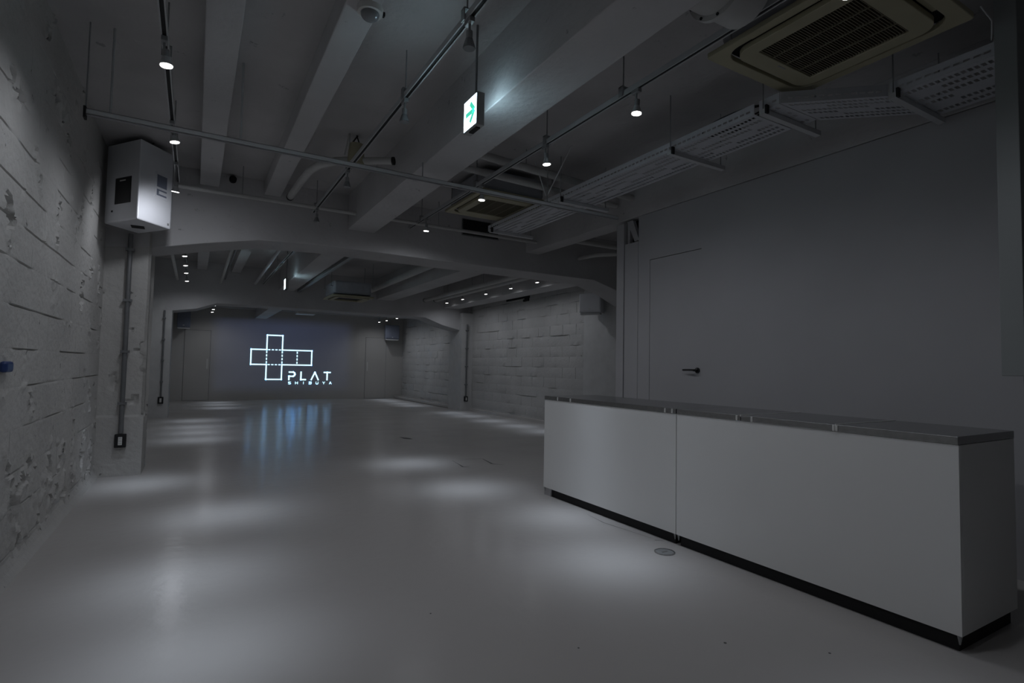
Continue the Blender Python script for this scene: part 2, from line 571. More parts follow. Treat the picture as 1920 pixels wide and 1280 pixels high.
# ------------------------------------------------------------------ partition on the right
PX = 3.90
mb = MB()
prof = [(YB, 0), (3.334, 0), (3.334, 2.196), (3.976, 2.196), (3.976, 0), (4.138, 0), (4.138, 2.668), (YB, 2.668)]
mb.v = [(PX, y, z) for y, z in prof] + [(PX + 0.09, y, z) for y, z in prof]
k = len(prof)
mb.f = [tuple(range(k)), tuple(reversed(range(k, 2 * k)))] + [(i, (i + 1) % k, k + (i + 1) % k, k + i) for i in range(k)]
wp = mb.build('wall_partition', 'partition_paint')
struct(wp, 'smooth grey partition wall behind the white counter', 'wall')
MB().box(PX, PX + 0.09, 4.144, 4.344, 0, 2.415).build('panel', 'partition_paint', wp, bevel=0.002)
MB().box(PX - 0.01, PX + 0.09, 4.350, 4.46, 0, 2.64).build('end_post', 'partition_paint', wp, bevel=0.002)
MB().box(PX + 0.10, PX + 0.14, 4.10, 4.36, 2.3, 2.67).build('gap_shade_backing', 'black', wp)  # black box painting the darkness of the room behind the gap
mb = MB(); mb.prism_y([(0, 0)] * 0 + [(PX + 0.03, 2.42), (PX + 0.07, 2.42), (PX + 0.07, 2.66), (PX + 0.03, 2.66)], 4.30, 4.335)
b_ = mb.build('brace', 'partition_paint', wp)
mb = MB(); s = 0.03
mb.v = [(PX + 0.02, 4.335, 2.66), (PX + 0.02, 4.25, 2.66), (PX + 0.02, 4.15, 2.43), (PX + 0.02, 4.22, 2.43),
        (PX + 0.06, 4.335, 2.66), (PX + 0.06, 4.25, 2.66), (PX + 0.06, 4.15, 2.43), (PX + 0.06, 4.22, 2.43)]
mb.f = [(0, 1, 2, 3), (7, 6, 5, 4), (0, 4, 5, 1), (1, 5, 6, 2), (2, 6, 7, 3), (3, 7, 4, 0)]
mb.build('brace', 'partition_paint', wp)
o = MB().box(4.13, XR + 0.02, 4.36, 4.45, 0, SLAB).build('wall_return', 'partition_paint')
struct(o, 'end wall of the closed room behind the partition', 'wall')
# door in the partition
d1 = MB().box(PX, PX + 0.045, 3.3343, 3.970, 0.008, 2.190).build('door_1', 'partition_paint')
struct(d1, 'flush grey door with a lever handle in the partition wall', 'door')
hd = MB()
hd.cyl((PX + 0.003, 3.352 + 0.02, 1.098), (PX - 0.010, 3.352 + 0.02, 1.098), 0.025, 20)
hd.cyl((PX - 0.008, 3.372, 1.098), (PX - 0.055, 3.372, 1.098), 0.010, 12)
hd.tube([(PX - 0.050, 3.366, 1.100), (PX - 0.052, 3.40, 1.101), (PX - 0.050, 3.44, 1.101), (PX - 0.050, 3.50, 1.100)], 0.0085, 10)
h_ = hd.build('lever_handle', 'black_gloss', d1, smooth=True); h_['label'] = 'dark steel lever handle'
MB().cyl((PX - 0.010, 3.372, 1.112), (PX - 0.014, 3.372, 1.112), 0.006, 10).build('key_cylinder', 'stainless', h_)
# hanging return at the right edge of view
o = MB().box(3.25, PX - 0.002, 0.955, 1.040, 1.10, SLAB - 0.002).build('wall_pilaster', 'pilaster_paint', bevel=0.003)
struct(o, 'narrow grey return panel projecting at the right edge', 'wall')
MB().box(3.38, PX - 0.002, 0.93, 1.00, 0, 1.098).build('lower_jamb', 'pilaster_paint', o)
MB().box(3.368, 3.38, 0.972, 0.982, 0.3, 1.08).build('gap_shade_strip', 'black', o)  # black strip painted for the shade inside a gap

# ------------------------------------------------------------------ far wall doors
for i, (x0, x1, lab) in enumerate(((-0.255, 0.385, 'flush pale door in the far wall at the left'), (4.72, 5.40, 'flush pale door in the far wall at the right'))):
    y = YF
    fr = MB()
    d = MB().box(x0 + 0.01, x1 - 0.01, y - 0.012, y - 0.002, 0.01, 1.945).build('door_%d' % (i + 2), 'far_wall_paint')
    struct(d, lab, 'door')
    g = MB()
    g.box(x0 + 0.003, x0 + 0.010, y - 0.006, y - 0.001, 0, 1.955)
    g.box(x1 - 0.010, x1 - 0.003, y - 0.006, y - 0.001, 0, 1.955)
    g.box(x0 - 0.004, x1 + 0.004, y - 0.006, y - 0.001, 1.945, 1.951)
    g.build('door_gap', 'crack_dark', d)
    hx = x1 - 0.07 if i == 0 else x0 + 0.07
    MB().box(hx - 0.018, hx + 0.018, y - 0.024, y - 0.012, 0.88, 1.16).build('push_plate', 'white_plastic', d)

# ------------------------------------------------------------------ projected logo, its light drawn as glowing strips on the far wall
LY = YF - 0.004
T = 0.031
def bar(mb, x0, x1, z0, z1):
    mb.box(x0, x1, LY - 0.002, LY, z0, z1)
X = [1.413, 1.828, 2.252, 2.672, 3.089]
Z = [0.595, 1.028, 1.466, 1.892]
logo = thing('logo_glow_strips', 'cross-shaped unfolded box outline with lettering, projected light drawn as glowing strips on the far wall', 'projection', (0, 0, 0))
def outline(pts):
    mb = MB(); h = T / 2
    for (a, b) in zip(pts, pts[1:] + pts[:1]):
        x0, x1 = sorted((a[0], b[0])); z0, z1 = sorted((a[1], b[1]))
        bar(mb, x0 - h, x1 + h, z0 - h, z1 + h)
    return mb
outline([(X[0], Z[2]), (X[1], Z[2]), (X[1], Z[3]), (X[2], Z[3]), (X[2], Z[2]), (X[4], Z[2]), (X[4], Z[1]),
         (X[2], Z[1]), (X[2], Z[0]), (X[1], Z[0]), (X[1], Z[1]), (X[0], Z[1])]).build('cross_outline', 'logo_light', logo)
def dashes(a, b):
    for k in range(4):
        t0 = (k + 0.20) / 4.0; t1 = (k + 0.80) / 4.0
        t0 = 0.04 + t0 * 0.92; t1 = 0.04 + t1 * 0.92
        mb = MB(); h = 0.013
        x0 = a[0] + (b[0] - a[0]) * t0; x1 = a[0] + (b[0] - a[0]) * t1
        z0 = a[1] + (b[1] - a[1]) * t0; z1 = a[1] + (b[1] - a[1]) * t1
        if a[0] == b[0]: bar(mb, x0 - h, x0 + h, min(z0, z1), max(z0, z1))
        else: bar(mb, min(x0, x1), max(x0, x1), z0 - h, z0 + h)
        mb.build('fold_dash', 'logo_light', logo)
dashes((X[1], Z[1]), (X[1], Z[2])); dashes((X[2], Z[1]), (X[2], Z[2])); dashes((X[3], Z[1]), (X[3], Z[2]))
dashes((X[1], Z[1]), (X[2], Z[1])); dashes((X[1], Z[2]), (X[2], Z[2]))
# letters as strokes: list of polylines in a unit cell
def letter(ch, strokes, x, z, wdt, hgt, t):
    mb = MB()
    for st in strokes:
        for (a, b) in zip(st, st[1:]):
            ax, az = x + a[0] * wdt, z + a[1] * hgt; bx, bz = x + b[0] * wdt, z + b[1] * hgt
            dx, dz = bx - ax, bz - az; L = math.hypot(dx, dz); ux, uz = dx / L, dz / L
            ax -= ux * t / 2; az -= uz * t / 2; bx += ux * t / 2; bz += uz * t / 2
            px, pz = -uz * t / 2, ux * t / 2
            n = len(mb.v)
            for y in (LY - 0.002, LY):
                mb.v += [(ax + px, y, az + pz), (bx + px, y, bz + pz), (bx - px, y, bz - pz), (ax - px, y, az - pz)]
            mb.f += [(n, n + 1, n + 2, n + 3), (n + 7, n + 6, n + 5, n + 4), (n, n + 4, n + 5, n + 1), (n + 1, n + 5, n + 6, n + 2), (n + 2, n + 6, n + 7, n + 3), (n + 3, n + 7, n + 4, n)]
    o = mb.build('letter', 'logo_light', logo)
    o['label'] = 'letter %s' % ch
big = {
    'P': [[(0.05, 1), (0.72, 1), (0.93, 0.88), (1, 0.72), (0.93, 0.56), (0.72, 0.44), (0.0, 0.44), (0.0, 0.0)]],
    'L': [[(0, 1), (0, 0), (1, 0)]],
    'A': [[(0, 0), (0.5, 1), (1, 0)]],
    'T': [[(0, 1), (1, 1)], [(0.5, 1), (0.5, 0)]],
}
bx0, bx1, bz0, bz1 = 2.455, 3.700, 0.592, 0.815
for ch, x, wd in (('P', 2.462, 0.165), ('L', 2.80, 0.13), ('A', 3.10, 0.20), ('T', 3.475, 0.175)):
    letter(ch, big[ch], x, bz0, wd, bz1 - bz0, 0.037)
small = {
    'S': [[(1, 0.95), (0.3, 1), (0, 0.78), (0.2, 0.55), (0.8, 0.45), (1, 0.22), (0.7, 0), (0, 0.05)]],
    'H': [[(0, 0), (0, 1)], [(1, 0), (1, 1)], [(0, 0.5), (1, 0.5)]],
    'I': [[(0.5, 0), (0.5, 1)]],
    'B': [[(0, 0), (0, 1), (0.8, 1), (1, 0.78), (0.8, 0.53), (0, 0.53)], [(0.8, 0.53), (1, 0.27), (0.8, 0), (0, 0)]],
    'U': [[(0, 1), (0, 0.2), (0.3, 0), (0.7, 0), (1, 0.2), (1, 1)]],
    'Y': [[(0, 1), (0.5, 0.5), (1, 1)], [(0.5, 0.5), (0.5, 0)]],
    'A': [[(0, 0), (0.5, 1), (1, 0)], [(0.22, 0.35), (0.78, 0.35)]],
}
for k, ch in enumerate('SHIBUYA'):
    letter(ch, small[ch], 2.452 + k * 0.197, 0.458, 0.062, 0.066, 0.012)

# ------------------------------------------------------------------ white counter, two units
def counter(y0, y1, label, plates, clips):
    x0, x1 = 2.66, 3.22
    t = thing('bar_counter', label, 'counter', (x0, y0, 0), 0, 'white counter units')
    L = y1 - y0
    MB().box(0, 0.02, 0.0, L, 0.066, 0.818).build('front_panel', 'counter_white', t, bevel=0.0012)
    MB().box(0.021, 0.555, 0.0, 0.02, 0.066, 0.818).build('side_panel', 'counter_white', t, bevel=0.0012)
    MB().box(0.021, 0.555, L - 0.02, L, 0.066, 0.818).build('side_panel', 'counter_white', t, bevel=0.0012)
    MB().box(0.535, 0.555, 0.021, L - 0.021, 0.066, 0.818).build('back_panel', 'counter_white', t)
    MB().box(0.021, 0.535, 0.021, L - 0.021, 0.066, 0.085).build('bottom_panel', 'black', t)
    MB().box(0.022, 0.53, 0.018, L - 0.018, 0.0, 0.066).build('under_shadow', 'black', t)  # black filler standing in for the shadow under the counter
    for a, b in plates:
        MB().box(-0.003, 0.56, a, b, 0.819, 0.853).build('worktop', 'stainless', t, bevel=0.0025)
    for c in clips:
        MB().box(-0.007, 0.006, c - 0.006, c + 0.006, 0.822, 0.850).build('edge_clip', 'white_plastic', t, bevel=0.002)
    for fy in (0.012, L - 0.012):
        MB().cyl((0.011, fy, 0.03), (0.011, fy, 0.066), 0.003, 8, 0.010).build('foot', 'steel_grey', t)
    return t
ca = counter(2.472, 3.972, 'white counter unit farther from the viewer, with one plain worktop', [(0.0, 1.50)], [0.03, 0.09, 1.12, 1.30])
cb = counter(0.990, 2.466, 'white counter unit nearest the viewer, with jointed stainless worktop plates', [(0.0, 0.482), (0.485, 1.005), (1.008, 1.474)], [0.478, 0.492, 0.935, 1.03])
for sy in (0.4835, 1.0065):
    MB().box(-0.004, 0.56, sy - 0.003, sy + 0.003, 0.845, 0.8555).build('joint_strip', 'white_plastic', cb)
MB().box(0.01, 0.05, 1.40, 1.50, 0, 0.065).build('foot_block', 'partition_paint', ca)

# ------------------------------------------------------------------ floor box cover, cracks
fb = thing('floor_outlet', 'round metal floor outlet cover in front of the counter', 'floor outlet', (2.494, 2.402, 0))
MB().ring([(0.062 * math.cos(a), 0.062 * math.sin(a)) for a in [2 * math.pi * k / 32 for k in range(32)]],
          [(0.054 * math.cos(a), 0.054 * math.sin(a)) for a in [2 * math.pi * k / 32 for k in range(32)]], 0.0, 0.005).build('rim', 'stainless', fb)
MB().cyl((0, 0, 0.0), (0, 0, 0.0035), 0.053, 32).build('lid', 'steel_grey', fb)
MB().box(-0.02, 0.02, -0.006, 0.006, 0.0035, 0.005).build('lid_latch', 'stainless', fb)
def crack(pts, wds):
    mb = MB()
    for (a, b, w0, w1) in zip(pts, pts[1:], wds, wds[1:]):
        d = Vector((b[0] - a[0], b[1] - a[1], 0)).normalized(); p = Vector((-d.y, d.x, 0))
        n = len(mb.v)
        for (q, ww) in ((a, w0), (b, w1)):
            c = Vector((q[0], q[1], 0.0008))
            mb.v += [tuple(c + p * ww), tuple(c - p * ww)]
        mb.f.append((n, n + 1, n + 3, n + 2))
    o = mb.build('crack', 'crack_dark', floor_obj); o['label'] = 'dark hairline crack in the floor paint'
crack([(2.632, 5.84), (2.60, 5.60), (2.574, 5.42), (2.64, 5.39)], [0.002, 0.004, 0.012, 0.004])
crack([(2.70, 5.83), (2.86, 5.85), (3.005, 5.79), (2.95, 5.45), (3.046, 5.35)], [0.001, 0.004, 0.006, 0.014, 0.003])
crack([(2.74, 8.05), (2.79, 7.85), (2.83, 7.72)], [0.002, 0.05, 0.004])
crack([(2.60, 3.28), (2.57, 3.06), (2.62, 2.64)], [0.001, 0.003, 0.001])
crack([(2.61, 2.60), (2.65, 2.57)], [0.004, 0.001])
for (x, y, r) in ((1.9, 1.5, 0.006), (1.35, 1.75, 0.004), (0.95, 2.3, 0.004), (2.2, 1.25, 0.005)):
    o = MB().cyl((x, y, 0), (x, y, 0.001), r, 8).build('paint_speck', 'crack_dark', floor_obj)

# ------------------------------------------------------------------ light tracks and lamps
def hanger(mb, x, y, z0, z1, r=0.004):
    mb.cyl((x, y, z0), (x, y, z1), r, 8)

def track(x, z, y0, y1, label, rods, cat='light track'):
    t = thing('light_track', label, cat, (x, y0, z), 0, 'ceiling light tracks')
    L = y1 - y0
    m1 = MB()
    m1.box(-0.016, -0.0095, 0, L, 0, 0.022); m1.box(0.0095, 0.016, 0, L, 0, 0.022); m1.box(-0.016, 0.016, 0, L, 0.022, 0.032)
    m1.build('rail', 'track_white', t)
    MB().box(-0.0095, 0.0095, 0, L, 0.004, 0.0215).build('slot', 'black', t)
    for ry in rods:
        hanger_ = MB().cyl((0, ry - y0, 0.060), (0, ry - y0, SLAB - z), 0.0045, 8).build('hanger_rod', 'steel_grey', t)
        cl = MB(); cl.box(-0.024, -0.019, ry - y0 - 0.018, ry - y0 + 0.018, 0.0, 0.062); cl.box(0.019, 0.024, ry - y0 - 0.018, ry - y0 + 0.018, 0.0, 0.062)
        cl.box(-0.024, 0.024, ry - y0 - 0.018, ry - y0 + 0.018, 0.056, 0.062)
        cl.build('clamp', 'steel_grey', hanger_)
    return t

ZT = 2.742
track(-0.195, ZT, -1.2, 5.85, 'light track running along the left wall in the front bay', [0.4, 2.0, 3.45, 4.75])
track(1.065, ZT, -1.2, 6.20, 'unlit light track left of the large lengthwise beam in the front bay', [0.8, 2.31, 3.19, 4.62, 6.02])
track(2.185, ZT, -1.2, 6.25, 'light track right of the large lengthwise beam in the front bay', [0.9, 2.46, 3.29, 4.45, 5.85])
ZT2 = 2.69
track(-0.185, ZT2, 7.6, 12.0, 'light track along the left wall in the middle bay', [8.2, 10.2, 11.8])
track(1.16, ZT2, 7.0, 12.2, 'light track left of the large beam in the middle bay', [8.0, 10.0, 11.8])
track(1.95, ZT2, 7.0, 12.2, 'light track right of the large beam in the middle bay', [8.0, 10.0, 11.8])
track(5.02, ZT2, 7.2, 12.1, 'light track near the right wall in the middle bay', [8.2, 9.9, 11.6])
ZT3 = 2.54
track(0.36, ZT3, 13.3, 17.2, 'light track near the left wall in the far bay', [14.0, 16.2])
track(4.90, ZT3, 13.3, 17.2, 'light track near the right wall in the far bay', [14.0, 16.2])

def make_lamp(lit):
    t = thing('spot_lamp', '', 'spot lamp', (0, 0, 0), 0)
    # origin at the lens centre; track slot at +0.142
    MB().box(-0.014, 0.014, -0.03, 0.03, 0.118, 0.142).build('adapter', 'lamp_grey', t, bevel=0.002)
    MB().cyl((0, 0, 0.082), (0, 0, 0.118), 0.006, 10).build('stem', 'lamp_grey', t, smooth=True)
    MB().cyl((0, 0, 0.045), (0, 0, 0.082), 0.016, 16).build('socket', 'lamp_grey', t, smooth=True)
    MB().cyl((0, 0, 0.002), (0, 0, 0.045), 0.031, 20, 0.017).build('reflector', 'track_white' if lit else 'dome_glass', t, smooth=True)
    MB().cyl((0, 0, -0.002), (0, 0, 0.002), 0.028, 20).build('lens', 'lamp_face' if lit else 'dome_glass', t)
    if lit:
        for nm, e, size, bl in (('beam', LAMP_CORE, 54, 0.6), ('spill', LAMP_SPILL, 178, 0.8)):
            ld = bpy.data.lights.new('lamp_' + nm, 'SPOT')
            ld.energy = e; ld.color = LAMP_COLOR if nm == 'beam' else SPILL_COLOR
            ld.spot_size = math.radians(size); ld.spot_blend = bl
            ld.shadow_soft_size = 0.035
            if nm == 'beam':           # reflector lamp: smooth peak along the axis
                ld.use_nodes = True
                nt = ld.node_tree
                em = [n for n in nt.nodes if n.type == 'EMISSION'][0]
                tc = N(nt, 'ShaderNodeTexCoord'); sp = N(nt, 'ShaderNodeSeparateXYZ')
                ab = N(nt, 'ShaderNodeMath', operation='ABSOLUTE'); pw = N(nt, 'ShaderNodeMath', operation='POWER')
                pw.inputs[1].default_value = 78.0
                nt.links.new(tc.outputs['Normal'], sp.inputs[0]); nt.links.new(sp.outputs['Z'], ab.inputs[0])
                nt.links.new(ab.outputs[0], pw.inputs[0]); nt.links.new(pw.outputs[0], em.inputs['Strength'])
            lo = bpy.data.objects.new('lamp_' + nm, ld)
            COL.objects.link(lo); lo.parent = t; lo.location = (0, 0, -0.04)
    return t

lamp_lit = None
ORD = ['first', 'second', 'third', 'fourth', 'fifth', 'sixth', 'seventh']
def swivel(o, tx, ty, sx=None, sy=None):
    """turn the lamp head and its light about the stem joint, degrees towards +x and +y"""
    q = Matrix.Translation((0, 0, 0.085)) @ Matrix.Rotation(math.radians(-tx), 4, 'Y') @ Matrix.Rotation(math.radians(ty), 4, 'X') @ Matrix.Translation((0, 0, -0.085))
    q2 = q
    if sx is not None:
        q2 = Matrix.Translation((0, 0, 0.085)) @ Matrix.Rotation(math.radians(-sx), 4, 'Y') @ Matrix.Rotation(math.radians(sy), 4, 'X') @ Matrix.Translation((0, 0, -0.085))
    for ch in o.children:
        nm = ch.name.split('.')[0]
        if nm in ('socket', 'reflector', 'lens', 'lamp_beam'):
            ch.matrix_local = q @ Matrix.Translation(ch.location)
        elif nm == 'lamp_spill':
            ch.matrix_local = q2 @ Matrix.Translation(ch.location)
DIM = {}
def dimmed(data, f):
    k = (data.name, f)
    if k not in DIM:
        DIM[k] = data.copy(); DIM[k].energy = data.energy * (f if 'spill' in data.name else 0.5 + 0.5 * f)
    return DIM[k]
def lengthen(o, gap):
    """longer stem for a lamp that hangs lower below its track"""
    for ch in o.children:
        nm = ch.name.split('.')[0]
        if nm == 'adapter':
            ch.location.z = gap - 0.142
        elif nm == 'stem':
            k = (gap - 0.024 - 0.082) / 0.036
            ch.scale.z = k; ch.location.z = 0.082 - 0.082 * k
def lamps(x, z, ys, where, group, lit=True, aim=None, drop=-1, dim=None, skip=0):
    global lamp_lit, lamp_off
    n = 0
    for k, y in enumerate(ys):
        q = k - skip
        word = 'nearest' if q <= 0 else ORD[q] + ' nearest'
        lab = '%s %s spot lamp on the %s' % (word, 'lit' if lit else 'unlit', where)
        if k < skip:
            lab = ('lit left track spot lamp overhead beside the viewer, out of the picture',
                   'lit left track spot lamp just above the top picture edge')[k]
        if len(ys) == 1:
            lab = 'lit spot lamp on the ' + where
        src = lamp_lit if lit else lamp_off
        if src is None:
            src = make_lamp(lit)
            if lit: lamp_lit = src
            else: lamp_off = src
            src.location = (x, y, z); o = src; o['label'] = lab
        else:
            o = dup(src, (x, y, z), lab)
        o['group'] = group
        if dim and lit:
            for ch in o.children:
                if ch.type == 'LIGHT':
                    ch.data = dimmed(ch.data, dim)
        if aim and lit:
            ax = aim[k] if isinstance(aim, list) else aim
            if ax: swivel(o, *ax)
            if k == drop:
                lengthen(o, ZT - z)
lamp_off = None
lamps(-0.195, 2.60, [1.0, 2.1, 3.245, 4.37], 'front bay track by the left wall', 'lamps on the front left track', aim=[(5, 0), (5, 6), (4, 0), (9, 2)], skip=2)
lamps(-0.193, 2.50, [5.27], 'low stem beside the white loudspeaker', 'lamps on the front left track', aim=[(-4, 13, -6, 32)], drop=0)
lamps(2.185, 2.60, [1.165, 2.347, 3.309, 4.348, 5.71], 'front bay track right of the large beam', 'lamps on the front right track', aim=[(-6, -14), (-2, 2), (5, 0), (-1, 2), (-1, 3)])
lamps(1.065, 2.60, [2.28, 3.20, 4.66, 6.0], 'front bay track left of the large beam', 'unlit lamps on the centre track', lit=False)
lamps(-0.185, 2.548, [8.8, 9.67, 10.5, 11.56], 'middle bay track by the left wall', 'lamps on the middle left track', aim=(5, 0), dim=0.8)
lamps(5.02, 2.548, [7.8, 8.7, 9.7, 10.8, 11.66], 'middle bay track by the right wall', 'lamps on the middle right track', dim=0.72)
lamps(0.36, 2.398, [14.55, 15.6, 16.5], 'far bay track on the left', 'lamps on the far left track', dim=0.72)
lamps(4.90, 2.398, [14.05, 14.9, 15.85, 16.6], 'far bay track on the right', 'lamps on the far right track', dim=0.72)

# ------------------------------------------------------------------ exit signs
def exit_sign(x, y, label, z=2.444):
    t = thing('exit_sign', label, 'exit sign', (x, y, z), 0, 'hanging exit signs')
    t.scale = (1.111, 1.111, 1.111)
    MB().box(-0.022, 0.022, -0.078, 0.078, 0, 0.17).build('case', 'sign_case', t, bevel=0.004)
    for s in (-1, 1):
        fo = MB().box(s * 0.0200, s * 0.0222, -0.072, 0.072, 0.008, 0.162).build('lit_panel', 'sign_face', t)
        fo['label'] = 'bright white lit panel'
        a = MB(); xx = s * 0.0228
        pts = [(-0.035, 0.0), (0.030, 0.0)]
        for (p, q) in (((0.05, 0.0), (-0.05, -0.0)), ((-0.002, 0.05), (-0.05, 0.0)), ((-0.002, -0.05), (-0.05, 0.0))):
            # strokes in (y, z) of the panel; arrow head points towards the viewer side (-y)
            ay, az, by, bz = p[0], p[1], q[0], q[1]
            L = math.hypot(by - ay, bz - az); uy, uz = (by - ay) / L, (bz - az) / L
            h = 0.0125; py, pz = -uz * h, uy * h
            n = len(a.v)
            for xs in (xx - 0.0006, xx + 0.0006):
                a.v += [(xs, ay + py, 0.085 + az + pz), (xs, by + py, 0.085 + bz + pz), (xs, by - py, 0.085 + bz - pz), (xs, ay - py, 0.085 + az - pz)]
            a.f += [(n, n + 1, n + 2, n + 3), (n + 7, n + 6, n + 5, n + 4), (n, n + 4, n + 5, n + 1), (n + 1, n + 5, n + 6, n + 2), (n + 2, n + 6, n + 7, n + 3), (n + 3, n + 7, n + 4, n)]
        ao = a.build('arrow', 'sign_green', t); ao['label'] = 'green arrow'
    MB().box(-0.012, 0.012, -0.05, 0.03, -0.006, 0.0).build('test_switch', 'black', t)
    MB().cyl((0, -0.02, 0.17), (0, -0.02, (SLAB - z) / 1.111), 0.006, 10).build('drop_rod', 'conduit_grey', t, smooth=True)
    return t
exit_sign(1.327, 2.755, 'white exit sign with green arrow hanging near the large beam')
exit_sign(1.33, 10.1, 'small distant exit sign glowing in the middle bay', 2.36)

# ------------------------------------------------------------------ cassette air conditioners
def make_ac():
    t = thing('air_conditioner', '', 'air conditioner', (0, 0, 0), 0, 'ceiling cassette units')
    n = 6
    MB().ring(rrect(0.77, 0.88, 0.012, n), rrect(0.675, 0.75, 0.10, n), 0.012, 0.04).build('outer_frame', 'ac_cream', t, bevel=0.004)
    inner = MB().ring(rrect(0.61, 0.68, 0.085, n), rrect(0.455, 0.485, 0.004, n), 0.0, 0.03).build('inner_panel', 'ac_cream', t, bevel=0.004)
    MB().prism_z(rrect(0.70, 0.77, 0.09, n), 0.055, 0.06).build('trough', 'black', t)
    MB().box(-0.229, 0.229, -0.244, 0.244, 0.028, 0.034).build('filter', 'black', t)
    for k in range(36):
        y = -0.236 + k * 0.472 / 35
        MB().box(-0.227, 0.227, y - 0.0019, y + 0.0019, 0.006, 0.024).build('slat', 'ac_grille', t)
    for x in (-0.114, 0, 0.114):
        MB().box(x - 0.003, x + 0.003, -0.242, 0.242, 0.003, 0.026).build('rail', 'ac_grille', t)
    for (dx, dy, rot) in ((-0.322, 0, 0), (0.322, 0, 1), (0, -0.358, 2), (0, 0.358, 3)):
        mb = MB()
        if rot < 2:
            mb.box(dx - 0.012, dx + 0.012, -0.22, 0.22, 0.030, 0.036)
        else:
            mb.box(-0.20, 0.20, dy - 0.012, dy + 0.012, 0.030, 0.036)
        mb.build('louver', 'ac_cream', t)
    MB().box(-0.35, 0.35, -0.38, 0.38, 0.06, 0.26).build('body', 'ac_body', t, bevel=0.03)
    MB().box(-0.03, 0.03, 0.262, 0.270, -0.001, 0.0).build('badge', 'lamp_grey', t)
    for sx in (-1, 1):
        for sy in (-1, 1):
            MB().cyl((sx * 0.37, sy * 0.3, 0.04), (sx * 0.37, sy * 0.3, 0.312), 0.005, 8).build('hanger_rod', 'steel_grey', t)
    return t
ac = make_ac()
ac.location = (2.672, 1.485, 2.738)
ac['label'] = 'large cream ceiling cassette air conditioner at top right nearest the viewer'
ac1 = dup(ac, (2.655, 4.94, 2.738), 'cream ceiling cassette air conditioner above the pipe in the front bay')
ac2 = thing('air_conditioner', 'distant cassette air conditioner with exposed grey body in the middle bay', 'air conditioner', (2.55, 10.75, 2.345), 0, 'ceiling cassette units')
for ch in list(ac.children):
    if ch.name.split('.')[0] in ('outer_frame', 'inner_panel', 'trough', 'filter', 'louver'):
        c = ch.copy(); COL.objects.link(c); c.parent = ac2
MB().box(-0.36, 0.36, -0.37, 0.37, 0.06, 0.31).build('body', 'ac_body', ac2, bevel=0.04)
for k in range(5):
    MB().box(-0.20 + k * 0.1 - 0.004, -0.20 + k * 0.1 + 0.004, -0.374, -0.368, 0.14, 0.25).build('body_rib', 'ac_body', ac2)
for sx in (-1, 1):
    for sy in (-1, 1):
        MB().cyl((sx * 0.39, sy * 0.3, 0.2), (sx * 0.39, sy * 0.3, SLAB - 2.345), 0.006, 8).build('hanger_rod', 'steel_grey', ac2)
        MB().box(sx * 0.36, sx * 0.41, sy * 0.3 - 0.03, sy * 0.3 + 0.03, 0.2, 0.21).build('bracket', 'steel_grey', ac2)

# unseen projector added in the far bay for the blue wash, not the logo
PJ = Vector((2.35, 14.3, 2.37))
pj = thing('projector', 'unseen ceiling projector added in the far bay to throw the blue wash', 'projector', PJ, 0)
MB().box(-0.22, 0.22, -0.19, 0.17, -0.07, 0.07).build('housing', 'white_plastic', pj, bevel=0.015)
MB().cyl((0, 0.165, 0), (0, 0.20, 0), 0.045, 20).build('lens', 'black_gloss', pj)
MB().cyl((0, 0, 0.07), (0, 0, SLAB - PJ.z), 0.02, 12).build('mount_pole', 'painted_steel', pj)
ld = bpy.data.lights.new('projector_beam', 'SPOT')
ld.energy = PROJECTOR_POWER; ld.color = (0.30, 0.42, 1.0)
ld.spot_size = math.radians(110); ld.spot_blend = 0.3; ld.shadow_soft_size = 0.01
ld.use_nodes = True
nt = ld.node_tree
em = [n for n in nt.nodes if n.type == 'EMISSION'][0]
tc = N(nt, 'ShaderNodeTexCoord'); sp = N(nt, 'ShaderNodeSeparateXYZ')
nt.links.new(tc.outputs['Normal'], sp.inputs[0])
def edge(out, centre, half):
    dv = N(nt, 'ShaderNodeMath', operation='DIVIDE'); nt.links.new(sp.outputs[out], dv.inputs[0]); nt.links.new(sp.outputs['Z'], dv.inputs[1])
    sb = N(nt, 'ShaderNodeMath', operation='SUBTRACT'); nt.links.new(dv.outputs[0], sb.inputs[0]); sb.inputs[1].default_value = centre
    ab = N(nt, 'ShaderNodeMath', operation='ABSOLUTE'); nt.links.new(sb.outputs[0], ab.inputs[0])
    mr = N(nt, 'ShaderNodeMapRange'); mr.inputs['From Min'].default_value = half; mr.inputs['From Max'].default_value = half - 0.10
    mr.inputs['To Min'].default_value = 0; mr.inputs['To Max'].default_value = 1
    nt.links.new(ab.outputs[0], mr.inputs['Value'])
    return mr
ex = edge('X', 0.0, 0.70)
ey = edge('Y', 0.37, 0.40)
mu = N(nt, 'ShaderNodeMath', operation='MULTIPLY'); nt.links.new(ex.outputs[0], mu.inputs[0]); nt.links.new(ey.outputs[0], mu.inputs[1])
nt.links.new(mu.outputs[0], em.inputs['Strength'])
lo = bpy.data.objects.new('projector_beam', ld); COL.objects.link(lo)
lo.parent = pj; lo.location = (0, 0.215, 0); lo.rotation_euler = (math.radians(90), 0, 0)

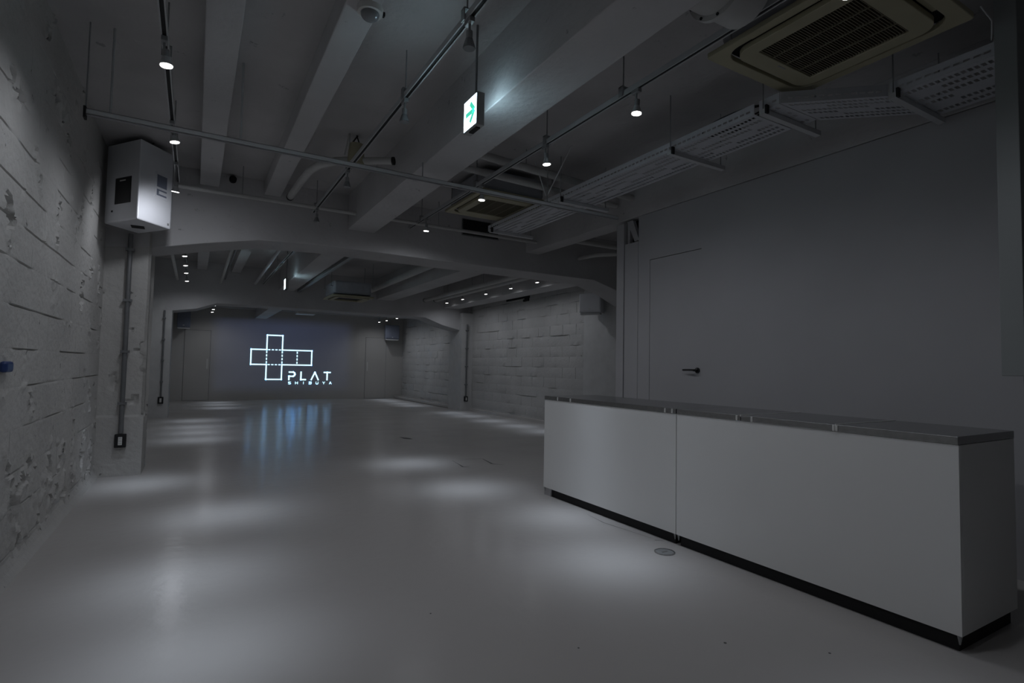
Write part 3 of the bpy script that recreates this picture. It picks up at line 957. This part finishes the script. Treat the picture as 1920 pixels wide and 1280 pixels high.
# ------------------------------------------------------------------ loudspeakers
def big_speaker():
    t = thing('loudspeaker', 'white wall loudspeaker with black connector plate high on the left', 'loudspeaker', (-0.487, 5.92, 2.30), 0, 'white loudspeakers')
    c = Vector((-0.487, 5.92, 0))
    P = [Vector(p) for p in ((-0.740, 5.955, 0), (-0.468, 5.585, 0), (-0.235, 5.880, 0), (-0.505, 6.245, 0))]
    P = [p - c for p in P]
    H = 0.70
    poly = [(p.x, p.y) for p in P]
    MB().prism_z(poly, 0, H).build('cabinet', 'speaker_white', t, bevel=0.012)
    # rear face P0-P1 carries the connector plate, side face P1-P2 the handle
    def on_face(a, b, u0, u1, z0, z1, d0, d1, name, mat, parent=t, bevel=0.0):
        e = (b - a); L = e.length; e = e / L
        nrm = Vector((e.y, -e.x, 0))
        if nrm.dot((a + b) / 2) < 0: nrm = -nrm
        mb = MB()
        for d in (d0, d1):
            for (u, z) in ((u0, z0), (u1, z0), (u1, z1), (u0, z1)):
                p = a + e * (u * L) + nrm * d
                mb.v.append((p.x, p.y, z))
        mb.f = [(0, 1, 2, 3), (7, 6, 5, 4), (0, 4, 5, 1), (1, 5, 6, 2), (2, 6, 7, 3), (3, 7, 4, 0)]
        return mb.build(name, mat, parent, bevel=bevel)
    cp = on_face(P[0], P[1], 0.31, 0.78, 0.155, 0.385, -0.002, 0.004, 'connector_plate', 'black_gloss', bevel=0.002)
    on_face(P[0], P[1], 0.45, 0.62, 0.352, 0.362, 0.003, 0.006, 'badge', 'white_plastic', cp)
    on_face(P[0], P[1], 0.22, 0.26, 0.09, 0.105, -0.001, 0.004, 'screw', 'black', bevel=0.0)
    # handle: frame ring, recess shade painted as darker panels, grip bar
    fr = on_face(P[1], P[2], 0.44, 0.86, 0.245, 0.475, -0.002, 0.006, 'handle_frame', 'speaker_white', bevel=0.003)
    on_face(P[1], P[2], 0.50, 0.80, 0.345, 0.455, 0.0055, 0.0068, 'handle_recess_shade', 'speaker_white_shaded', fr)
    on_face(P[1], P[2], 0.50, 0.80, 0.268, 0.325, 0.0055, 0.0068, 'handle_recess_shade', 'speaker_white_shaded', fr)
    on_face(P[1], P[2], 0.56, 0.80, 0.283, 0.310, 0.0065, 0.0120, 'grip', 'speaker_white', fr, bevel=0.002)
    on_face(P[1], P[2], 0.88, 0.93, 0.03, 0.05, -0.001, 0.003, 'screw', 'lamp_grey')
    on_face(P[2], P[3], 0.03, 0.97, 0.02, H - 0.02, -0.001, 0.012, 'grille', 'steel_grey')
    MB().box(-0.05, 0.05, -0.05, 0.05, -0.006, 0.001).build('pole_socket', 'black', t)
    MB().box(-0.22, -0.10, 0.0, 0.10, 0.25, 0.45).build('wall_bracket', 'steel_grey', t)
    MB().tube([(0.02, -0.10, H - 0.005), (0.05, -0.12, H + 0.02), (0.10, -0.14, H + 0.04)], 0.004, 8).build('cable', 'black', t)
    return t
big_speaker()
def small_speaker(x0, x1, y, z0, z1, label, depth=0.34, rz=0, mat='speaker_white_shaded'):
    t = thing('loudspeaker', label, 'loudspeaker', ((x0 + x1) / 2, y, z0), rz, 'white loudspeakers')
    w_ = (x1 - x0) / 2; h = z1 - z0
    MB().prism_z([(-w_, 0), (w_, 0), (w_ * 0.72, depth), (-w_ * 0.72, depth)], 0, h).build('cabinet', mat, t, bevel=0.01)
    MB().box(-w_ * 0.92, w_ * 0.92, -0.012, -0.001, 0.03, h - 0.03).build('grille', mat, t)
    MB().box(-0.02, 0.02, -0.016, -0.012, 0.05, 0.065).build('badge', 'white_plastic', t)
    MB().box(-w_ * 0.9, w_ * 0.9, 0.01, 0.10, -0.035, -0.005).build('bracket', 'painted_steel', t)
    if rz == 0:
        MB().box(-0.05, 0.05, depth - 0.02, YF - y - 0.002, h * 0.35, h * 0.6).build('wall_arm', 'painted_steel', t)
    return t
small_speaker(-0.435, -0.125, 17.0, 1.99, 2.42, 'small white loudspeaker, shade painted in, at the top left corner of the far wall')
small_speaker(5.235, 5.69, 16.98, 1.91, 2.36, 'small white loudspeaker, shade painted in, at the top right corner of the far wall')
t = small_speaker(-0.19, 0.19, 0, 0, 0.32, 'white loudspeaker on the right wall beside the partition edge', 0.3, math.radians(-60), 'speaker_white')
t.location = (5.62, 7.10, 2.02)

# ------------------------------------------------------------------ pipes and struts
def pipe(pts, r, mat, label, name='ceiling_pipe', hang=(), cat='pipe', ends=False):
    t = thing(name, label, cat, pts[0], 0)
    p0 = Vector(pts[0])
    MB().tube([Vector(p) - p0 for p in pts], r, 14).build('tube', mat, t, smooth=True)
    for h in hang:
        v = Vector(h) - p0
        MB().cyl(v, (v.x, v.y, SLAB - p0.z), 0.0045, 8).build('hanger_rod', 'steel_grey', t)
    if ends:
        for e in ends:
            v = Vector(pts[e]) - p0
            q = Vector(pts[1 if e == 0 else -2]) - p0
            d = (v - q).normalized()
            MB().cyl(v - d * 0.01, v + d * 0.012, r * 1.12, 14).build('end_cap', 'black', t)
    return t
# square channel strut crossing the front bay
st = thing('ceiling_strut', 'long grey channel strut hung across the front bay', 'strut', (-0.60, 3.90, 2.52), 0)
ch = MB()
ch.box(0, 4.00, -0.016, -0.013, -0.016, 0.016); ch.box(0, 4.00, 0.013, 0.016, -0.016, 0.016); ch.box(0, 4.00, -0.016, 0.016, 0.013, 0.016)
ch.box(0, 4.00, -0.016, -0.007, -0.016, -0.013); ch.box(0, 4.00, 0.007, 0.016, -0.016, -0.013)
ch.build('channel', 'painted_steel', st)
for hx, nm in ((0.0, 0), (0.115, 1), (0.80, 2), (2.05, 3), (3.2, 4)):
    top = SLAB - 2.52
    if nm == 3: top = 2.65 - 2.52
    MB().cyl((hx + 0.004, 0, 0.016), (hx + 0.004, 0, top), 0.007 if nm in (1, 2) else 0.004, 8).build('hanger_rod', 'track_white' if nm in (1, 2) else 'steel_grey', st)
MB().box(-0.004, 0.008, -0.026, 0.026, -0.04, 0.026).build('end_plate', 'black', st)
# thin pipe before the first cross beam, either side of the large beam
pipe([(-0.30, 5.99, 2.75), (1.473, 5.99, 2.75)], 0.020, 'pipe_paint', 'thin pipe in front of the cross beam, left of the large beam', hang=[(0.35, 5.99, 2.77)])
pipe([(1.788, 5.99, 2.75), (3.86, 6.02, 2.75)], 0.020, 'pipe_paint', 'thin pipe in front of the cross beam, right of the large beam', hang=[(2.45, 5.99, 2.77)])
# pipes between large beam and partition beam
pipe([(1.79, 4.02, 2.88), (3.88, 4.22, 2.88)], 0.035, 'pipe_paint', 'upper cross pipe above the strut near the cassette unit', hang=[(2.5, 4.09, 2.9)])
pipe([(1.79, 4.33, 2.86), (3.88, 4.46, 2.86)], 0.03, 'pipe_paint', 'lower cross pipe just ahead of the cassette unit', hang=[(3.0, 4.41, 2.88)])
pipe([(2.79, 3.80, SLAB), (2.74, 4.10, 2.68)], 0.006, 'painted_steel', 'thin slanting brace rod right of the cassette unit', cat='brace', name='brace_rod')
pipe([(2.60, 4.10, 2.96), (2.735, 4.12, 2.68)], 0.006, 'painted_steel', 'thin slanting brace rod left of the cable tray', cat='brace', name='brace_rod')
# drain pipe with drum on the slab
j = thing('ceiling_junction', 'cream round junction box with curved pipe under the slab', 'junction box', (1.125, 4.63, 2.85))
MB().cyl((0, 0, -0.06), (0, 0, 0.12), 0.075, 20, 0.06).build('drum', 'ac_cream', j, smooth=True)
MB().tube([(-0.05, 0.03, -0.02), (-0.14, 0.10, -0.02), (-0.24, 0.25, -0.02), (-0.29, 0.45, -0.02), (-0.31, 0.8, -0.02), (-0.325, 1.40, -0.02)], 0.034, 14).build('curved_pipe', 'pipe_paint', j, smooth=True)
MB().cyl((-0.325, 1.39, -0.02), (-0.325, 1.42, -0.02), 0.037, 14).build('pipe_end', 'black', j)
MB().cyl((0.05, -0.03, -0.02), (0.27, -0.17, -0.02), 0.03, 14).build('straight_pipe', 'pipe_paint', j, smooth=True)
MB().cyl((0.265, -0.165, -0.02), (0.28, -0.176, -0.02), 0.034, 14).build('pipe_end', 'black', j)
for (a, b) in (((-0.04, 0.03, 0.12), (0.01, 0.0, 0.20)), ((0.03, 0, 0.12), (0.0, 0, 0.20))):
    MB().cyl(a, b, 0.006, 8).build('cable', 'black', j)
MB().cyl((-0.10, -0.02, 0.0), (-0.06, 0.0, 0.20), 0.007, 8).build('hanger_rod', 'pipe_paint', j)
# duct stub beside the large beam
d = thing('round_duct', 'round painted duct stub leaving the large beam at the top', 'duct', (1.787, 1.57, 2.83))
MB().cyl((0, 0, 0), (0.34, 0, 0), 0.145, 32).build('sleeve', 'pipe_paint', d, smooth=True)
MB().cyl((0.15, 0, 0), (0.175, 0, 0), 0.168, 32).build('flange', 'pipe_paint', d, smooth=True)
for k in range(5):
    a = math.radians(200 + 35 * k)
    MB().cyl((0.145, 0.157 * math.cos(a), 0.157 * math.sin(a)), (0.15, 0.157 * math.cos(a), 0.157 * math.sin(a)), 0.007, 8).build('bolt', 'black', d)
# sleeve hole and vents in the first cross beam
o = MB().cyl((0.276, G1[0] + 0.005, 3.0), (0.276, G1[0] - 0.05, 3.0), 0.035, 16).build('pipe_sleeve', 'black')
tag(o, 'small black pipe sleeve on the cross beam between two joists', 'pipe')
v = thing('beam_vent', 'rectangular opening in the cross beam behind the cassette unit, its shade painted as a black panel', 'vent', (2.93, G1[0], 2.80))
MB().box(0, 0.52, -0.012, -0.002, 0, 0.20).build('opening', 'black', v)  # black panel on the beam face, painting the shaded depth of the recess
fr = MB(); fr.box(-0.012, 0.532, -0.016, -0.002, -0.012, 0); fr.box(-0.012, 0.0, -0.016, -0.002, 0, 0.20)
fr.build('frame', 'conduit_grey', v)
# middle bay pipes
pipe([(4.62, 6.9, 2.62), (4.62, 12.0, 2.62)], 0.045, 'pipe_paint', 'left one of the twin pipes in the middle bay', ends=[1], hang=[(4.62, 9.5, 2.66)])
pipe([(4.86, 6.9, 2.63), (4.86, 11.95, 2.63)], 0.045, 'pipe_paint', 'right one of the twin pipes in the middle bay', ends=[1], hang=[(4.86, 9.5, 2.67)])
pipe([(-0.34, 7.4, 2.66), (-0.34, 12.25, 2.66)], 0.025, 'pipe_paint', 'thin pipe along the left wall in the middle bay')
pipe([(0.40, 6.9, 2.72), (0.40, 12.25, 2.66)], 0.022, 'pipe_paint', 'thin pipe between the two joists in the middle bay')
pipe([(0.47, 6.9, 2.80), (0.47, 12.25, 2.74)], 0.012, 'conduit_grey', 'dark conduit beside the thin pipe between the joists')
pipe([(1.02, 6.9, 2.78), (1.02, 12.25, 2.70)], 0.025, 'painted_steel', 'pale pipe beside the exit sign in the middle bay')
pipe([(0.76, 8.0, 2.86), (1.0, 8.0, 2.86), (1.47, 8.0, 2.86)], 0.03, 'pipe_paint', 'short cross pipe left of the large beam in the middle bay')
pipe([(2.3, 7.6, 2.80), (3.3, 7.6, 2.80), (3.54, 7.6, 2.80)], 0.05, 'pipe_paint', 'cross pipe ahead of the cassette unit in the middle bay')
pipe([(3.30, 7.2, 2.75), (3.30, 12.2, 2.72)], 0.06, 'pipe_paint', 'thick pipe along the middle bay beside the cassette unit')
o = MB().box(1.84, 1.90, 7.0, 12.28, 2.60, 2.66).build('ceiling_strut', 'steel_grey', bevel=0.004)
tag(o, 'long steel channel beside the large beam in the middle bay', 'strut')
# pipes behind the partition edge
pipe([(4.15, 5.6, 2.74), (5.9, 5.6, 2.74)], 0.035, 'pipe_paint', 'cross pipe in the dark corner above the partition edge')
pipe([(4.9, 5.2, 2.88), (5.1, 5.45, 2.74), (5.12, 5.7, 2.70), (4.85, 6.0, 2.70), (4.8, 6.33, 2.70)], 0.03, 'pipe_paint', 'bent pipe in the dark corner above the partition edge')
# far bay ceiling frames
for k, y in enumerate((13.4, 14.6, 15.8, 16.9)):
    tag(MB().box(-0.4, 1.47, y - 0.03, y + 0.03, 2.575, 2.64).build('ceiling_strut', 'painted_steel'),
        '%s cross strut from the viewer in the far bay, left side' % ORD[k], 'strut', 'struts in the far bay')
    tag(MB().box(1.79, 5.9, y - 0.03, y + 0.03, 2.575, 2.64).build('ceiling_strut', 'painted_steel'),
        '%s cross strut from the viewer in the far bay, right side' % ORD[k], 'strut', 'struts in the far bay')

# ------------------------------------------------------------------ cable trays
def perforated(L, wdt, pitch=0.05):
    """slotted plate in local (u along length, v across), returned as verts / faces"""
    cu = []
    u = 0.0
    while u < L - 1e-6:
        cu += [u, min(u + 0.018, L)]; u += pitch * 0.5 + 0.003
    cu.append(L)
    cu = sorted(set(round(c, 5) for c in cu))
    nv = 13
    cv = [wdt * k / nv for k in range(nv + 1)]
    V = [(a, b) for b in cv for a in cu]
    F = []
    n = len(cu)
    for j in range(nv):
        for i in range(n - 1):
            gap = cu[i + 1] - cu[i] < 0.0175 and j % 2 == 1 and ((i // 16 + j // 2) % 3 != 0 or j in (1, nv - 2))
            hole = (i % 2 == 0) and (j % 2 == 1) and ((i // 14 + j // 2) % 3 != 1 or j in (1, nv - 2)) and 0 < i < n - 2
            if hole: continue
            F.append((j * n + i, j * n + i + 1, (j + 1) * n + i + 1, (j + 1) * n + i))
    return V, F

def tray(a, b, wdt, z, name_parent, part='tray_floor', h=0.065, skew=False):
    """tray whose left edge runs from a to b (x, y); width to the right (+x side)"""
    A = Vector((a[0], a[1], 0)); B = Vector((b[0], b[1], 0))
    e = (B - A); L = e.length; e /= L
    nrm = Vector((e.y, -e.x, 0))
    if nrm.x < 0: nrm = -nrm
    if skew: nrm = Vector((1, 0, 0))
    V, F = perforated(L, wdt)
    mb = MB(); mb.v = [tuple(A + e * u + nrm * v_ + Vector((0, 0, z))) for u, v_ in V]; mb.f = F
    o = mb.build(part, 'tray_paint', name_parent, fix=False)
    sd = o.modifiers.new('thick', 'SOLIDIFY'); sd.thickness = 0.0025
    # slotted side rails
    for off in (0.0, wdt):
        mb = MB()
        us = []
        u = 0.0
        while u < L:
            us += [u, min(L, u + 0.028)]; u += 0.042
        us.append(L); us = sorted(set(round(q, 5) for q in us))
        hs = [0, 0.02, 0.032, h]
        n = len(us)
        mb.v = [tuple(A + e * q + nrm * off + Vector((0, 0, z + hh))) for hh in hs for q in us]
        for jj in range(3):
            for i in range(n - 1):
                if jj == 1 and i % 2 == 0 and 0 < i < n - 2: continue
                mb.f.append((jj * n + i, jj * n + i + 1, (jj + 1) * n + i + 1, (jj + 1) * n + i))
        o = mb.build('side_rail', 'tray_paint', name_parent, fix=False)
        sd = o.modifiers.new('thick', 'SOLIDIFY'); sd.thickness = 0.002
ct = thing('cable_tray', 'perforated white cable tray running along beside the partition beam', 'cable tray', (0, 0, 0), 0, 'cable trays')
tray((2.872, 5.52), (2.872, 2.06), 0.375, 2.655, ct)
ct2 = thing('cable_tray', 'short angled cable tray elbow below the nearest air conditioner', 'cable tray', (0, 0, 0), 0, 'cable trays')
tray((2.875, 2.03), (2.875, 1.90), 0.375, 2.657, ct2)
tray((2.875, 1.895), (3.30, 1.525), 0.40, 2.657, ct2, skew=True)
ct3 = thing('cable_tray', 'wide cable tray section at the top right edge', 'cable tray', (0, 0, 0), 0, 'cable trays')
tray((3.30, 1.515), (3.30, 1.05), 0.50, 2.658, ct3)
def tray_support(x0, x1, y, label):
    t = thing('tray_support', label, 'bracket', (x0, y, 2.62), 0, 'cable tray supports')
    MB().box(0, x1 - x0, -0.018, 0.018, 0, 0.03).build('bar', 'painted_steel', t)
    for xx in (0.012, x1 - x0 - 0.03):
        MB().cyl((xx, 0, 0.03), (xx, 0, SLAB - 2.62), 0.004, 8).build('hanger_rod', 'steel_grey', t)
    MB().box(0.0, 0.025, -0.03, -0.018, 0.0, 0.05).build('clip', 'black', t)
for k, (x0, x1, y, lab) in enumerate(((2.845, 3.42, 5.42, 'cable tray support bar near the first cross beam'),
                                 (2.845, 3.42, 4.06, 'cable tray support bar level with the strut'),
                                 (2.845, 3.42, 2.72, 'cable tray support bar halfway along the tray'),
                                 (2.845, 3.42, 1.99, 'cable tray support bar below the nearest air conditioner corner'),
                                 (3.27, 3.86, 1.49, 'cable tray support bar above the grey partition at the right'))):
    tray_support(x0, x1, y, lab)
# coil of cable lying in the tray
pts = []
for k in range(41):
    a = 2 * math.pi * k / 20.0
    pts.append((2.98 + 0.085 * math.cos(a), 2.30 + 0.24 * math.sin(a), 2.70 + 0.02 * math.sin(a * 0.5) + 0.0015 * k))
o = MB().tube(pts, 0.006, 8).build('cable_coil', 'black', smooth=True)
tag(o, 'loose coil of black cable lying in the cable tray', 'cable')
tag(MB().tube([(3.05, 1.02, 2.79), (3.20, 1.03, 2.78), (3.26, 1.05, 2.75), (3.285, 1.06, 2.73)], 0.003, 6).build('loose_wire', 'painted_steel', smooth=True),
    'thin loose wire between air conditioner and right cable tray', 'cable')

# ------------------------------------------------------------------ wall-mounted conduits and outlets
def outlet_with_conduit(x, y, z, ztop, axis, clab, olab, w_=0.042):
    s = Vector((0, -1, 0)) if axis == 'y' else Vector((-1, 0, 0))
    c = thing('wall_conduit', clab, 'conduit', (x, y, z), 0, 'wall conduits')
    MB().cyl(s * 0.022 + Vector((0, 0, 0.07)), s * 0.022 + Vector((0, 0, ztop - z)), w_ / 2, 14).build('tube', 'conduit_grey', c, smooth=True)
    for zz in np.linspace(0.35, ztop - z - 0.15, 4):
        mb = MB()
        if axis == 'y': mb.box(-w_ * 0.85, w_ * 0.85, -0.048, 0.0, zz - 0.012, zz + 0.012)
        else: mb.box(-0.048, 0.0, -w_ * 0.85, w_ * 0.85, zz - 0.012, zz + 0.012)
        mb.build('saddle_clip', 'conduit_grey', c)
    t = thing('power_outlet', olab, 'power outlet', (x, y, z), 0, 'surface power outlets')
    if axis == 'y':
        MB().box(-0.045, 0.045, -0.05, 0.0, -0.062, 0.062).build('box', 'black', t, bevel=0.005)
        f = MB().box(-0.016, 0.016, -0.054, -0.0495, -0.038, 0.038).build('socket', 'white_plastic', t, bevel=0.002)
        for zz in (-0.024, 0.0, 0.024):
            for xx in (-0.006, 0.006):
                MB().box(xx - 0.0014, xx + 0.0014, -0.0548, -0.0538, zz - 0.005, zz + 0.005).build('slot', 'black', f)
    else:
        MB().box(-0.05, 0.0, -0.045, 0.045, -0.062, 0.062).build('box', 'black', t, bevel=0.005)
        f = MB().box(-0.054, -0.0495, -0.016, 0.016, -0.038, 0.038).build('socket', 'white_plastic', t, bevel=0.002)
outlet_with_conduit(-0.570, G1[0] - 0.022, 0.335, 2.30, 'y', 'grey conduit on the chipped column at left', 'black power outlet low on the chipped column at left')
outlet_with_conduit(-0.52, G2[0] - 0.002, 0.34, 2.05, 'y', 'thin dark conduit on the slim column at left', 'black power outlet low on the slim column at left', w_=0.03)
outlet_with_conduit(5.79, G2[0] - 0.152, 0.29, 2.12, 'y', 'thin dark conduit on the column at the far right', 'black power outlet low on the column at the far right', w_=0.04)

# motion sensor dome on the second joist
s_ = thing('ceiling_sensor', 'white dome sensor on the underside of the second joist', 'sensor', (0.70, 2.69, 2.90))
MB().cyl((0, 0, -0.028), (0, 0, 0), 0.062, 28, 0.066).build('base', 'white_plastic', s_, smooth=True)
mb = MB(); nseg = 24
rows = 6
for i in range(rows + 1):
    a = math.radians(90 * i / rows)
    for k in range(nseg):
        b = 2 * math.pi * k / nseg
        mb.v.append((0.047 * math.cos(a) * math.cos(b), 0.047 * math.cos(a) * math.sin(b), -0.028 - 0.038 * math.sin(a)))
for i in range(rows):
    for k in range(nseg):
        k2 = (k + 1) % nseg
        mb.f.append((i * nseg + k, i * nseg + k2, (i + 1) * nseg + k2, (i + 1) * nseg + k))
mb.build('dome', 'dome_glass', s_, smooth=True)
MB().box(0.05, 0.075, -0.01, 0.01, -0.02, 0.0).build('cable_inlet', 'black', s_)

# blue knob at the left edge
bk = thing('wall_hook', 'small blue plastic hook on the left wall at the picture edge', 'hook', (XL, 3.39, 1.055))
MB().box(0.0, 0.03, -0.06, 0.05, -0.026, 0.026).build('cap', 'blue_plastic', bk, bevel=0.012)
MB().cyl((0.0, 0.045, -0.012), (0.016, 0.07, -0.014), 0.006, 8).build('stub', 'blue_plastic', bk)

# opening high on the right wall in the middle bay, its dark painted black
v = thing('wall_vent', 'vent opening high on the right wall of the middle bay, its shade painted black', 'vent', (XR, 9.5, 2.47))
MB().box(-0.02, 0.01, 0.0, 0.95, 0.06, 0.24).build('opening', 'black', v)  # solid black box painting the shade inside the hole
MB().box(-0.02, 0.01, 0.02, 0.24, 0.0, 0.06).build('lower_opening', 'black', v)
MB().box(-0.035, 0.0, 0.18, 1.0, 0.045, 0.06).build('sill', 'pipe_paint', v)
